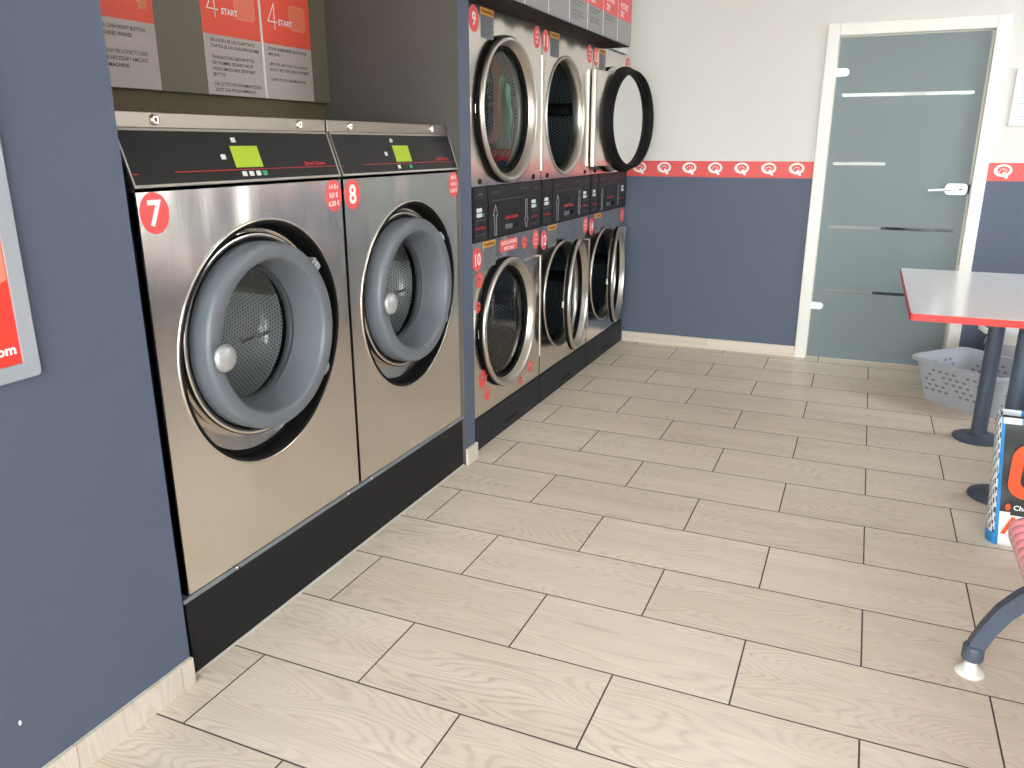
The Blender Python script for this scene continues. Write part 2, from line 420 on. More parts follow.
for nm, x0, x1, xs in (('trim_1', -1.66, DX0, [-1.545+.166*i for i in range(7)]), ('trim_2', DX1, XR, [.562+.166*i for i in range(14)])):
    t = struct(nm, MB().box(x0, x1, YB-.0012, YB, 1.137, 1.237), M['red'])
    for x in xs:
        q = MB(); q_mark(q, x, 1.192); obj('emblem', q, M['white_ink'], t)

struct('trim_4', MB().box(XR-.0012, XR, 3.0, YB-.0012, 1.137, 1.237).box(XR-.0012, XR, YF, 1.9, 1.137, 1.237), M['red'])
# glass door in a white frame
b = MB()
for x0, x1, z0, z1 in ((DX0, DX0+.068, 0, DZ), (DX1-.068, DX1, 0, DZ), (DX0+.068, DX1-.068, DZ-.068, DZ)):
    b.box(x0, x1, YB-.014, YB+.16, z0, z1)
door = struct('door_1', b, M['frame_white'], bevel=.004)
DY = YB+.032; LX0, LX1, LZ0, LZ1 = DX0+.071, DX1-.071, .007, DZ-.071
b = MB()
for x0, x1, z0, z1 in ((DX0+.068, DX0+.074, 0, DZ-.068), (DX1-.08, DX1-.068, 0, DZ-.068), (DX0+.068, DX1-.068, DZ-.076, DZ-.068)):
    b.box(x0, x1, DY-.006, DY-.001, z0, z1)
obj('door_seal', b, M['seal'], door)
strips = [(.447, -.333, .362), (.846, -.328, .362), (1.226, -.342, -.05), (1.62, -.333, .362)]
b = MB(); z = LZ0
for sz, sx0, sx1 in strips:
    hh = .0092
    b.cur = 0; b.box(LX0, LX1, DY, DY+.008, z, sz-hh)
    b.box(LX0, sx0, DY, DY+.008, sz-hh, sz+hh); b.box(sx1, LX1, DY, DY+.008, sz-hh, sz+hh)
    b.cur = 1; b.box(sx0, sx1, DY+.002, DY+.006, sz-hh, sz+hh)
    z = sz+hh
b.cur = 0; b.box(LX0, LX1, DY, DY+.008, z, LZ1)
obj('glass_leaf', b, [M['frosted'], M['strip_glass']], door)
for hz in (.345, 1.748):
    b = MB(); b.prism([(-.385, hz-.022), (-.325, hz-.022), (-.311, hz-.012), (-.308, hz), (-.311, hz+.012), (-.325, hz+.022), (-.385, hz+.022)], fy, DY-.014, DY-.0005)
    obj('hinge', b, M['handle'], door, bevel=.003)
b = MB(); b.prism(rrect(.285, .40, 1.056, 1.118, .022), fy, DY-.02, DY-.0005)
lk = obj('lock_case', b, M['handle'], door, bevel=.003); lk['label'] = 'satin silver lock case'
obj('keyhole', MB().box(.355, .376, DY-.0212, DY-.0202, 1.083, 1.091), M['black'], lk)
obj('strike_plate', MB().box(.402, .414, DY-.006, DY-.0005, 1.06, 1.115), M['steel_dark'], door)
b = MB().tube([(.315, DY-.02, 1.087), (.315, DY-.05, 1.087)], .009).tube([(.318, DY-.05, 1.087), (.25, DY-.053, 1.083), (.195, DY-.05, 1.079)], [.0095, .009, .0085])
obj('lever', b, M['handle'], lk)
# the small hall behind the door, seen through the clear stripes
b = MB().box(-1.2, -1.15, YB+.14, 5.2, 0, ZC).box(1.3, 1.35, YB+.14, 5.2, 0, ZC).box(-1.2, 1.35, 5.15, 5.2, 0, ZC).box(-1.2, 1.35, YB+.14, 5.2, ZC, ZC+.05)
struct('wall_hall', b, M['hall_white'])
struct('floor_hall', MB().box(-1.2, 1.35, YB+.1, 5.2, -.04, -.003), M['ground'])
cup = thing('hall_cupboard', (.15, 4.85, 0), 'dark cupboard in the hall behind the frosted glass door', 'cupboard')
obj('carcass', MB().box(.0, .85, 4.6, 5.1, 0, 1.0), M['hall_dark'], cup, bevel=.004)
obj('cupboard_door', MB().box(.01, .42, 4.582, 4.6, .05, .98), M['hall_dark'], cup, bevel=.003)
obj('cupboard_door', MB().box(.43, .84, 4.582, 4.6, .05, .98), M['hall_dark'], cup, bevel=.003)

hl_ = bpy.data.lights.new('hall_fill_light', 'AREA'); hl_.size = .9; hl_.energy = 24; hl_.color = (1., .97, .92)  # unseen light added to brighten the hall behind the clear stripes
ho = bpy.data.objects.new('hall_fill_light', hl_); COL.objects.link(ho); ho.location = (.1, 4.3, ZC-.02)
# window walls out of the frame: the daylight comes through them
def window_wall(wall, base_n, along, fixed, spans, z0, z1, lo, hi, out):
    """a wall with glazed openings; spans = [(a, b)] along it."""
    def bx(mb, a0, a1, za, zb, t0, t1):
        return mb.box(fixed+out*t0, fixed+out*t1, a0, a1, za, zb) if along == 'y' else mb.box(a0, a1, fixed+out*t0, fixed+out*t1, za, zb)
    w = MB(); e = lo
    for s0, s1 in spans:
        for za, zb, mi in ((0, 1.14, 0), (1.14, ZC, 1)):
            w.cur = mi; bx(w, e, s0, za, zb, 0, .15)
        w.cur = 0; bx(w, s0, s1, 0, z0, 0, .15); w.cur = 1; bx(w, s0, s1, z1, ZC, 0, .15); e = s1
    for za, zb, mi in ((0, 1.14, 0), (1.14, ZC, 1)):
        w.cur = mi; bx(w, e, hi, za, zb, 0, .15)
    struct(wall, w, [M['blue'], M['white']])
    for i, (s0, s1) in enumerate(spans):
        f = MB(); t = .05
        bx(f, s0, s1, z0, z0+t, .03, .09); bx(f, s0, s1, z1-t, z1, .03, .09)
        for q in (s0, (s0+s1)/2-t/2, s1-t): bx(f, q, q+t, z0+t, z1-t, .03, .09)
        wn = struct('window_%d' % (base_n+i), f, M['frame_white'])
        g = MB(); bx(g, s0+t, s1-t, z0+t, z1-t, .058, .062); obj('pane', g, M['window_glass'], wn)
        d = bpy.data.lights.new('daylight_portal', 'AREA'); d.shape = 'RECTANGLE'; d.size = s1-s0; d.size_y = z1-z0
        d.cycles.is_portal = True
        lo_ = bpy.data.objects.new('daylight_portal', d); COL.objects.link(lo_)
        c = (s0+s1)/2; zc = (z0+z1)/2
        if along == 'y': lo_.location = (fixed+out*.1, c, zc); lo_.rotation_euler = (PI/2, 0, out*PI/2)
        else: lo_.location = (c, fixed+out*.1, zc); lo_.rotation_euler = (-PI/2 if out < 0 else PI/2, 0, 0)
window_wall('wall_right', 1, 'y', XR, [(1.9, 2.95)], .85, 2.5, YF-.2, YB+.14, 1)
window_wall('wall_front', 2, 'x', YF, [(-1.45, .2), (.35, 2.0)], .05, 2.65, -2.4, XR, -1)
struct('ground_outside', MB().box(-9, 14, -14, 9, -.16, -.1), M['ground'])

# ------------------------------------------------------------------ washing machines
XF = -1.61
def recess_r(a):
    # rounded, slightly egg-shaped outline, fuller at the lower left
    r = .322+.012*math.cos(2*(a-PI*1.29))+.010*math.cos(3*a-PI*.4)*.3
    return r
def panel_map(y0, y1):
    T = Vector((XF-.042, 0, 1.372)); B = Vector((XF-.001, 0, 1.249)); d = B-T
    n = Vector((-d.z, 0, d.x)).normalized()
    if n.x < 0: n = -n
    def f(u, v, t=0.):
        p = T+d*v+n*t; return (p.x, y0+(y1-y0)*u, p.z)
    return f, d, n
def washer(yl, yr, num, lines, label, bolts, keys, knob_z):
    yc = (yl+yr)/2; cz = .818; H0, H1 = .228, 1.412
    t = thing('washing_machine', (XF, yc, H0), label, 'washing machine', 'built-in washing machines')
    # cabinet shell
    b = MB(); xb = -2.19
    b.box(xb, XF-.004, yl, yl+.004, H0, 1.247); b.box(xb, XF-.004, yr-.004, yr, H0, 1.247)
    b.box(xb, xb+.004, yl, yr, H0, H1-.002); b.box(xb, XF-.05, yl+.001, yr-.001, H1-.006, H1-.002); b.box(xb, XF-.004, yl, yr, H0, H0+.004)
    for s0, s1 in ((yl, yl+.004), (yr-.004, yr)):
        b.prism([(xb, 1.247), (XF-.006, 1.247), (XF-.048, 1.374), (XF-.05, H1-.002), (xb, H1-.002)], lambda u, v, w: (u, w, v), s0, s1)
    obj('cabinet', b, M['steel_dark'], t)
    # front with the egg-shaped opening and its rolled lip
    b = MB().plate_hole(yl, yr, H0, 1.238, XF, (yc, cz), recess_r)
    for y0, y1 in ((yl, yl+.002), (yr-.002, yr)): b.box(XF-.02, XF, y0, y1, H0, 1.238)
    b.box(XF-.02, XF, yl, yr, H0, H0+.002)
    path = [(XF, yc+recess_r(a)*math.cos(a), cz+recess_r(a)*math.sin(a)) for a in [2*PI*i/96 for i in range(96)]]
    path2 = [(XF-.001, yc+(recess_r(a)+.007)*math.cos(a), cz+(recess_r(a)+.007)*math.sin(a)) for a in [2*PI*i/96 for i in range(96)]]
    b.tube(path2, .0045, 8, closed=True, up=(1, 0, 0))
    fp = obj('front_panel', b, M['steel'], t)
    obj('opening_seal', MB().tube(path, .0052, 8, closed=True, up=(1, 0, 0)), M['rubber'], fp)
    b = MB(); n = 96
    for x0, x1, k0, k1, mi in ((XF, XF-.055, 1., .995, 0), (XF-.055, XF-.057, .995, .955, 0), (XF-.057, XF-.05, .955, .94, 1)):
        ring = []
        for x, k in ((x0, k0), (x1, k1)):
            ring += [(x, yc+recess_r(2*PI*i/n)*k*math.cos(2*PI*i/n), cz+recess_r(2*PI*i/n)*k*math.sin(2*PI*i/n)) for i in range(n)]
        b.cur = mi; b.add(ring, [(i, (i+1) % n, n+(i+1) % n, n+i) for i in range(n)], True)
    ring = [(XF-.05, yc+recess_r(2*PI*i/n)*.94*math.cos(2*PI*i/n), cz+recess_r(2*PI*i/n)*.94*math.sin(2*PI*i/n)) for i in range(n)]
    ring += [(XF-.062, yc+.262*math.cos(2*PI*i/n), cz+.012+.262*math.sin(2*PI*i/n)) for i in range(n)]
    b.add(ring, [(i, (i+1) % n, n+(i+1) % n, n+i) for i in range(n)], True)
    dc = (0, yc+.006, .831)
    b.lathe([(.262, XF-.064), (.268, XF-.03), (.279, XF-.028), (.283, XF-.032), (.283, XF-.06)], 72, dc)
    b.cur = 0; b.lathe([(.266, XF-.06), (.264, XF-.034), (.25, XF-.034), (.25, XF-.10), (.2, XF-.12)], 72, dc)
    r_ = obj('recess', b, [M['rubber'], M['steel']], t)
    # tub and drum
    b = MB().lathe([(.236, XF-.12), (.262, XF-.135), (.262, XF-.46), (.0005, XF-.46)], 80, dc)
    dr = obj('drum', b, M['drum_wash'], t)
    for k in range(3):
        b = MB(); a = PI/2+1.45+k*2*PI/3; xf = Matrix.Translation((0, dc[1], dc[2])) @ Matrix.Rotation(a, 4, 'X')
        b.prism([(-.03, .262), (-.012, .205), (.012, .205), (.03, .262)], lambda u, v, w: (w, u, v), XF-.45, XF-.15, xf=xf)
        obj('lifter', b, M['chrome_b'], dr, bevel=.006)
    # door
    prof = [(.240, XF-.075), (.252, XF-.066), (.2585, XF-.045), (.2600, XF-.02), (.2595, XF+.014), (.258, XF+.0215), (.254, XF+.027), (.248, XF+.0295), (.240, XF+.0305), (.220, XF+.0300), (.2155, XF+.0285),
            (.2125, XF+.025), (.2105, XF+.018), (.203, XF-.02), (.196, XF-.06), (.194, XF-.08), (.187, XF-.085), (.187, XF-.095)]
    d = obj('door', MB().lathe(prof, 96, dc), M['grey_plastic'], t)
    b = MB().lathe([(.197, XF-.075), (.191, XF-.070), (.184, XF-.075), (.182, XF-.088), (.187, XF-.095)], 80, dc)
    obj('glass_seal', b, M['seal_grey'], d)
    gp = [(.186, XF-.084), (.176, XF-.12), (.156, XF-.16), (.12, XF-.185), (.08, XF-.198), (.04, XF-.203), (.0005, XF-.204)]
    gl = obj('door_glass', MB().lathe(gp, 72, dc), M['glass'], d)
    sk = Matrix.Rotation(.30, 3, 'Z')
    GO = Matrix(((.78, 0, .62, 0), (.62, 0, -.78, 0), (0, 1, 0, 0), (0, 0, 0, 1)))
    obj('glass_lettering', text_mb('Speed Queen', .0135, GO, (XF-.188, dc[1]+.088, dc[2]-.06), width=.095, bold=.03, skew=sk), M['ink'], d)
    ky, kz = dc[1]-.226, knob_z
    b = MB().lathe([(.0005, .062), (.015, .0615), (.027, .0585), (.0345, .053), (.0365, .047), (.034, .042), (.022, .038), (.016, .034), (.015, .015)], 40, (XF, ky, kz))
    obj('knob', b, M['knob'], d)
    for a in (math.radians(37), math.radians(-33)):
        xf = Matrix.Translation((XF, dc[1], dc[2])) @ Matrix.Rotation(a, 4, 'X')
        b = MB().box(-.03, .006, .246, .292, -.02, .02, xf=xf).box(-.01, .014, .256, .286, -.012, .012, xf=xf)
        obj('hinge', b, M['knob'], d, bevel=.004)
    # sloping control panel and the steel strip above it
    f, dd, nn = panel_map(yl, yr)
    b = MB().prism([(0.006, .012), (.994, .012), (.994, .97), (.006, .97)], f, -.004, .0015)
    cp = obj('control_panel', b, M['gloss_black'], t)
    b = MB()
    for u0, u1, v0, v1 in ((0, .006, 0, 1.02), (.994, 1, 0, 1.02), (.006, .994, -.03, .012), (.006, .994, .97, 1.02)):
        b.prism([(u0, v0), (u1, v0), (u1, v1), (u0, v1)], f, -.004, .003)
    obj('panel_frame', b, M['chrome_b'], cp)
    b = MB().prism([(.438, .29), (.57, .29), (.57, .72), (.438, .72)], f, .0015, .0022)
    obj('display', b, M['screen'], cp)
    for u, v, g in keys:
        b = MB().prism([(u-.0098, v-.047), (u+.0098, v-.047), (u+.0098, v+.047), (u-.0098, v+.047)], f, .0015, .0032)
        obj('button', b, M['key_green'] if g else M['key_white'], cp, bevel=.001)
    b = MB().prism([(.17, .756), (.992, .756), (.992, .769), (.17, .769)], f, .0015, .0019)
    b.prism([(.012, .765), (.032, .765), (.032, .785), (.012, .785)], f, .0015, .0019)
    obj('red_line', b, M['red_ink'], cp)
    u, v = Vector((0, 1, 0)), (-dd).normalized()
    OR = Matrix(((u.x, v.x, nn.x, 0), (u.y, v.y, nn.y, 0), (u.z, v.z, nn.z, 0), (0, 0, 0, 1)))
    obj('lettering', text_mb('Speed Queen', .0095, OR, f(.80, .715, .0016), width=(yr-yl)*.125, bold=.035), M['red_ink'], cp)
    b = MB().box(XF-.052, XF-.045, yl, yr, 1.377, H1)
    st = obj('top_strip', b, M['strip_steel'], t, bevel=.002)
    for y in bolts:
        b = MB().lathe([(.0125, 0), (.0125, .005), (.010, .0075), (.005, .008), (.0045, .005), (.0005, .005)], 20, (XF-.0455, y, 1.395)).box(XF-.041, XF-.033, y-.002, y+.002, 1.387, 1.403)
        obj('cam_lock', b, M['chrome'], st)
    # vinyl stickers
    s = obj('number_sticker', MB().prism(circ(yl+.047, 1.191, .047, 40, .042), fx, XF, XF+.0006), M['red'], t)
    obj('number', text_mb(num, .056, FRONT, (XF+.0004, yl+.047, 1.164), align='CENTER', bold=.025), M['white_ink'], s)
    s = obj('info_sticker', MB().prism(circ(yr-.042, 1.192, .047, 40, .040), fx, XF, XF+.0006), M['red'], t)
    obj('lettering', text_mb(lines, .0145, FRONT, (XF+.0004, yr-.042, 1.2115), align='CENTER', bold=.02, gap=1.7), M['white_ink'], s)
    return t
K7 = [(.464, .17, 0), (.393, .505, 0), (.466, .85, 0), (.5, .852, 0), (.534, .85, 0), (.568, .85, 1)]
K8 = [(.442, .155, 0), (.369, .505, 0), (.444, .856, 0), (.545, .862, 1)]
WY = (-.722, .050, .060, .832)
washer(WY[0], WY[1], '7', ['14 Kg', '8,0 €', '6,50 €'], 'steel front-loading washing machine numbered 7, beside the blue wall end', (-.601, -.076), K7, .826)
washer(WY[2], WY[3], '8', ['MAX', '14 Kg', '6,50 €'], 'steel front-loading washing machine numbered 8, next to the blue pillar', (.175, .702), K8, .826)
# black plinth with a metal channel on top
t = thing('plinth', (-1.7, .05, 0), 'long black plinth under the two steel washing machines', 'plinth')
obj('front_board', MB().box(-1.632, -1.612, -.735, .829, .0, .215), M['plinth'], t, bevel=.002)
obj('frame', MB().box(-2.18, -1.633, -.735, -.715, 0, .213).box(-2.18, -1.633, .805, .825, 0, .213).box(-2.18, -2.16, -.714, .804, 0, .213), M['plinth'], t)
b = MB()
b.box(-2.18, -1.606, -.745, .829, .2155, .2275)
obj('channel', b, M['zinc'], t, bevel=.001)
for y in (-.55, -.02, .12, .70):
    obj('bolt', MB().lathe([(.006, 0), (.006, .003), (.0005, .004)], 10, (-1.606, y, .2215)), M['chrome'], t)
struct('trim_3', MB().box(-1.612, -1.606, -.75, .829, 0, .004), M['caulk'])

# ------------------------------------------------------------------ sign board and posters over the washers
XP = -2.188
sb = thing('sign_board', (XP, .05, 1.505), 'dark grey board on the recess wall above the washing machines', 'sign board')
obj('panel', MB().box(XB, XP-.004, -.75, .8298, 1.503, 2.6), M['board_grey'], sb)
def poster(y0, y1, label, head, body, extra=None, edge=False):
    p = thing('poster', (XP, (y0+y1)/2, 1.503), label, 'poster', 'instruction posters above the washers')
    sheet = obj('sheet', MB().box(XP-.0041, XP-.001, y0, y1, 1.504, 2.25), M['poster_grey'], p)
    hd = obj('header', MB().box(XP-.0009, XP-.0004, y0, y1, 1.694, 2.2498), M['red_print'], p)
    if head: head(p, y0)
    for z, x, h, lines, ws in body: obj('paragraph', text_mb(lines, h, FRONT, (XP-.0012, y0+x, z), width=ws, bold=.012, depth=.0008), M['ink'], p)
    if edge: obj('edge_strip', MB().box(XP-.0036, XP+.001, y0-.0085, y0-.0005, 1.504, 2.25), M['white_ink'], p)
def start_head(dx, dz, tile_y0, tile_y1, tz0, tz1, four_y, four_z, txt_y, txt_z, tw):
    def h(p, y0):
        tl = rrect(tile_y0, tile_y1, tz0, tz1, .018)
        tile = obj('icon_tile', MB().prism(tl, fx, XP-.0004, XP), M['red_light'], p)
        n = len(tl); cyy = (tile_y0+tile_y1)/2; czz = (tz0+tz1)/2
        inner = [(cyy+(u-cyy)*.965, czz+(v-czz)*.965) for u, v in tl]
        b = MB().add([fx(u, v, XP+.0003) for u, v in tl+inner], [(i, (i+1) % n, n+(i+1) % n, n+i) for i in range(n)])
        obj('tile_outline', b, M['peach'], tile)
        # the thin outlined figure four
        y, z = four_y, four_z
        L = [((y+.036, z+.088), (y+.0, z+.026)), ((y, z+.026), (y+.052, z+.026)), ((y+.036, z), (y+.036, z+.09))]
        b = MB()
        for (a0, b0), (a1, b1) in L:
            d = Vector((a1-a0, b1-b0)); nrm = Vector((-d.y, d.x)).normalized()*.0017
            b.prism([(a0+nrm.x, b0+nrm.y), (a1+nrm.x, b1+nrm.y), (a1-nrm.x, b1-nrm.y), (a0-nrm.x, b0-nrm.y)], fx, XP-.0004, XP+.0006)
        obj('figure_four', b, M['white_ink'], p)
        obj('heading', text_mb('START', .0185, FRONT, (XP+.0003, txt_y, txt_z), width=tw, bold=.03), M['white_ink'], p)
    return h
def cash_head(p, y0):
    b = MB()
    for i, q in enumerate([[(-.135, 1.775), (-.105, 1.748), (-.075, 1.775)], [(-.105, 1.748), (-.108, 1.729), (-.072, 1.733), (-.075, 1.775)], [(-.135, 1.775), (-.075, 1.775), (-.075, 1.86), (-.15, 1.85)]]):
        b.cur = i; b.prism(q, fx, XP-.0004, XP+.0002+.0001*i)
    obj('graphic', b, [M['peach'], M['orange_print'], M['red_light']], p)
poster(-.335, -.05, 'instruction poster partly hidden by the blue wall, with a peach graphic on red', cash_head,
       [(1.666, .039, .011, ['PRESS THE CASH POINT BUTTON', 'OF THE LOADED WASHER'], [.205, .155]), (1.599, .039, .011, ['INSERT CASH OR LOYALTY CARD', 'WITH THE NECESSARY AMOUNT', 'IN THE MACHINE'], [.205, .205, .13])])
poster(.15, .431, 'middle poster reading 4 START, over washing machine 7, with long text', start_head(0, 0, .308, .408, 1.754, 1.86, .178, 1.747, .243, 1.762, .078),
       [(1.672, .029, .0105, ['DRUCKEN SIE DIE STARTTASTE', 'STARTEN SIE DAS WASCHPROGRAMM'], [.215, .235]),
        (1.619, .029, .0105, ['TRANSACTION GESTARTET IN', 'DIE TROMMEL GELANGT NICHT', 'WASCHMASCHINE GEOFFNET', 'BITTE'], [.205, .2, .21, .055]),
        (1.534, .031, .0105, ['DIE LETZTE PROGRAMMANZEIGE', 'ZEIGT DAS PROGRAMMENDE'], [.23, .2])])
poster(.443, .721, 'poster reading 4 START with a white edge strip, over washing machine 8', start_head(0, 0, .599, .692, 1.752, 1.838, .479, 1.744, .534, 1.763, .08),
       [(1.672, .025, .0105, ['POUR DEMARRER LE LAVAGE', 'MACHINE'], [.22, .06]), (1.619, .025, .0105, ['APPUYER SUR START ET LA PORTE', 'DOIT RESTER BIEN FERMEE'], [.225, .232]), (1.567, .026, .0105, ['LAVER POUR UNE MACHINE'], [.205])], edge=True)

# ------------------------------------------------------------------ stacked tumble dryers
XD = -1.63
def paw(b, y, z, s=1., rot=0.):
    c, q = math.cos(rot), math.sin(rot)
    def R(u, v): return (y+(u*c-v*q)*s, z+(u*q+v*c)*s)
    pad = [R(.022*math.cos(t)*(1+.15*math.cos(2*t)), -.008+.017*math.sin(t)) for t in [2*PI*i/18 for i in range(18)]]
    b.prism(pad, fx, XD, XD+.0008)
    for u, v, r in ((-.026, .012, .009), (-.010, .026, .0105), (.010, .026, .0105), (.026, .012, .009)):
        b.prism([R(u+r*.8*math.cos(2*PI*i/12), v+r*1.25*math.sin(2*PI*i/12)) for i in range(12)], fx, XD, XD+.0008)
def dryer_door(parent, cy, cz, yh, angle, name_wear=None):
    """round door on a plate hinged at y = yh; angle opens it into the room."""
    xf = Matrix.Translation((XD+.012, yh, 0)) @ Matrix.Rotation(-angle if False else angle, 4, 'Z') @ Matrix.Translation((-(XD+.012), -yh, 0))
    c = (XD, cy, cz)
    g = [(.245, .001), (.300, .001), (.306, .005), (.3015, .008), (.306, .011), (.3015, .014), (.306, .017), (.300, .021)]
    if angle > 2: g = [(.261, -.030), (.265, -.046), (.272, -.0525), (.281, -.049), (.285, -.040), (.285, -.012), (.300, -.006), (.300, .001), (.306, .005), (.3015, .008), (.306, .011), (.3015, .014), (.306, .017), (.300, .021)]
    b = MB().lathe([(.2585, -.012)]+g, 80, c, xf=xf)
    d = obj('door', b, M['rubber'], parent)
    st = [(.299, .016), (.3035, .019), (.3035, .027), (.300, .032), (.293, .035), (.287, .0345), (.283, .032), (.275, .020), (.264, -.002), (.259, -.012)]
    obj('steel_ring', MB().lathe(st, 96, c, xf=xf), M['chrome_b'], d)
    obj('glass_seal', MB().lathe([(.2605, -.008), (.2575, -.006), (.2535, -.009), (.2525, -.014)], 72, c, xf=xf), M['rubber'], d)
    obj('door_glass', MB().lathe([(.2575, -.012), (.18, -.007), (.09, -.004), (.0005, -.003)], 64, c, xf=xf), M['glass'], d)
    zt, rr = .262, .285
    arc = [(cy+.292*math.cos(a), cz+.292*math.sin(a)) for a in [math.asin(-zt/.292)+(2*math.asin(zt/.292))*i/24 for i in range(25)]]
    poly = [(yh-.012, cz-zt), (yh-.012, cz+zt)]+arc[::-1]
    obj('hinge_plate', MB().prism(poly, fx, XD+.002, XD+.014, xf=xf), M['steel'], d)
    b = MB().box(XD-.004, XD+.018, yh-.016, yh+.006, cz-zt-.004, cz+zt+.004, xf=xf)
    hs = obj('hinge_bar', b, M['chrome_b'], d, bevel=.004)
    obj('latch', MB().box(XD-.012, XD+.006, cy-.30, cy-.285, cz-.018, cz+.018, xf=xf), M['chrome'], d, bevel=.002)
    return d
def dryer(y0, y1, top, low, label, cy, a_up, a_low, paws=False):
    t = thing('tumble_dryer', (XD, (y0+y1)/2, 0), label, 'tumble dryer', 'stacked tumble dryers')
    Z0, ZB0, ZB1, ZT = .16, .938, 1.172, 1.878
    xb = -2.34; yh = y1-.018
    b = MB().box(xb, XD-.002, y0, y0+.004, 0, ZT).box(xb, XD-.002, y1-.004, y1, 0, ZT).box(xb, xb+.004, y0, y1, 0, ZT).box(xb, XD-.002, y0, y1, ZT-.004, ZT).box(xb, XD-.03, y0+.004, y1-.004, 1.02, 1.06)
    obj('cabinet', b, M['steel_dark'], t)
    for z0, z1, cz, nm in ((ZB1, ZT, 1.482, 'upper'), (Z0, ZB0, .537, 'lower')):
        b = MB().plate_hole(y0+.001, y1-.001, z0, z1, XD, (cy, cz), lambda a: .288)
        b.box(XD-.02, XD, y0+.001, y0+.002, z0, z1).box(XD-.02, XD, y1-.002, y1-.001, z0, z1)
        obj('front_panel', b, M['steel'], t)
        obj('port_rim', MB().lathe([(.297, XD), (.297, XD+.004), (.288, XD+.006), (.276, XD-.004), (.270, XD-.03), (.272, XD-.06)], 80, (0, cy, cz)), M['chrome_b'], t)
        dr = obj('drum', MB().lathe([(.272, XD-.06), (.325, XD-.066), (.325, XD-.60), (.0005, XD-.60)], 80, (0, cy, cz)), M['drum_dry'], t)
        for k in range(4):
            b = MB(); xf = Matrix.Translation((0, cy, cz)) @ Matrix.Rotation(.15+k*PI/2, 4, 'X')
            b.prism([(-.035, .325), (-.02, .262), (.02, .262), (.035, .325)], lambda u, v, w: (w, u, v), XD-.59, XD-.08, xf=xf)
            obj('lifter', b, M['rubber'], dr, bevel=.006)
    dryer_door(t, cy, 1.482, yh, a_up); dryer_door(t, cy, .537, yh, a_low)
    # control band: narrow section with keys, wide section with arrows, keys at its end
    W = y1-y0; Y = lambda q: y0+W*q
    band = obj('control_panel', MB().box(XD-.03, XD+.003, y0+.002, y1-.002, ZB0+.002, ZB1-.001), M['black'], t, bevel=.002)
    xo = XD+.003
    b = MB()
    for q0, q1 in ((.012, .178), (.20, .985)): b.prism(rrect(Y(q0), Y(q1), ZB0+.008, ZB1-.008, .006), fx, xo, xo+.0035)
    obj('fascia', b, M['gloss_black'], band)
    xo += .0035
    def keypad(q, z):
        for i in range(2):
            for j in range(2): obj('button', MB().box(xo, xo+.003, Y(q)+i*.026, Y(q)+i*.026+.020, z+j*.021, z+j*.021+.016), M['key_white'], band)
        obj('button', MB().box(xo, xo+.003, Y(q)+.056, Y(q)+.068, z, z+.014), M['key_green'], band)
    keypad(.045, 1.045); keypad(.83, 1.045)
    for h_, q, z, wq in ((.0115, .03, .994, .125), (.017, .425, 1.016, .185), (.0115, .825, .998, .10)):
        obj('brand_lettering', text_mb('Speed Queen', h_, FRONT, (xo, Y(q), z), width=W*wq, bold=.03), M['red_ink'], band)
    for tx, q, z, wq in ((top, .06, 1.132, .06), ('DOOR %s' % top, .235, 1.132, .12), ('NOTICE', .63, 1.136, .14), (low, .86, 1.132, .05)):
        obj('small_lettering', text_mb(tx, .012, FRONT, (xo, Y(q), z), width=W*wq), M['grey_ink'], band)
    tb = MB()
    for i in range(15): tb.box(xo, xo+.0006, Y(.245)+i*W*.037, Y(.245)+i*W*.037+W*.022, 1.1035, 1.106)
    obj('dashed_line', tb, M['grey_ink'], band)
    for q0, q1, z in ((.03, .16, .968), (.03, .16, 1.03), (.83, .95, .968), (.83, .95, 1.03)):
        obj('rule_line', MB().box(xo, xo+.0006, Y(q0), Y(q1), z, z+.002), M['grey_ink'], band)
    def arrow(yc, za, zb):
        tb = MB(); s = 1 if zb > za else -1; w = .0016
        O = [(yc-.010, za), (yc+.010, za), (yc+.010, zb-s*.045), (yc+.024, zb-s*.045), (yc, zb), (yc-.024, zb-s*.045), (yc-.010, zb-s*.045)]
        for (u0, v0), (u1, v1) in zip(O, O[1:]+O[:1]):
            d = Vector((u1-u0, v1-v0)); n_ = Vector((-d.y, d.x)).normalized()*w/2
            tb.prism([(u0+n_.x, v0+n_.y), (u1+n_.x, v1+n_.y), (u1-n_.x, v1-n_.y), (u0-n_.x, v0-n_.y)], fx, xo, xo+.0006)
        obj('arrow_print', tb, M['key_white'], band)
    arrow(Y(.29), .955, 1.085); arrow(Y(.745), 1.09, .958)
    obj('keyhole', MB().lathe([(.006, 0), (.006, .003), (.0005, .003)], 14, (xo, Y(.505), 1.052)), M['rubber'], band)
    b = MB().box(xo, xo+.004, Y(.425), Y(.52), .972, .992); b.cur = 1; b.box(xo, xo+.004, Y(.52), Y(.615), .972, .992)
    obj('coin_slot', b, [M['grey_plastic'], M['rubber']], band)
    for yy in (y0+.085, y1-.095):
        obj('screw', MB().lathe([(.012, 0), (.012, .004), (.0005, .005)], 14, (XD, yy, 1.19)), M['rubber'], t)
    # base
    b = MB().box(XD-.03, XD+.004, y0+.002, y0+.171, .0, .152).box(XD-.03, XD+.004, y0+.174, y1-.002, .0, .152)
    ba = obj('base_panel', b, M['base_panel'], t, bevel=.002)
    obj('pull_slot', MB().box(XD+.004, XD+.0065, y0+.34, y0+.475, .035, .052), M['rubber'], ba)
    obj('keyhole', MB().lathe([(.007, 0), (.007, .002), (.0005, .002)], 12, (XD+.004, y0+.39, .118)), M['rubber'], ba)
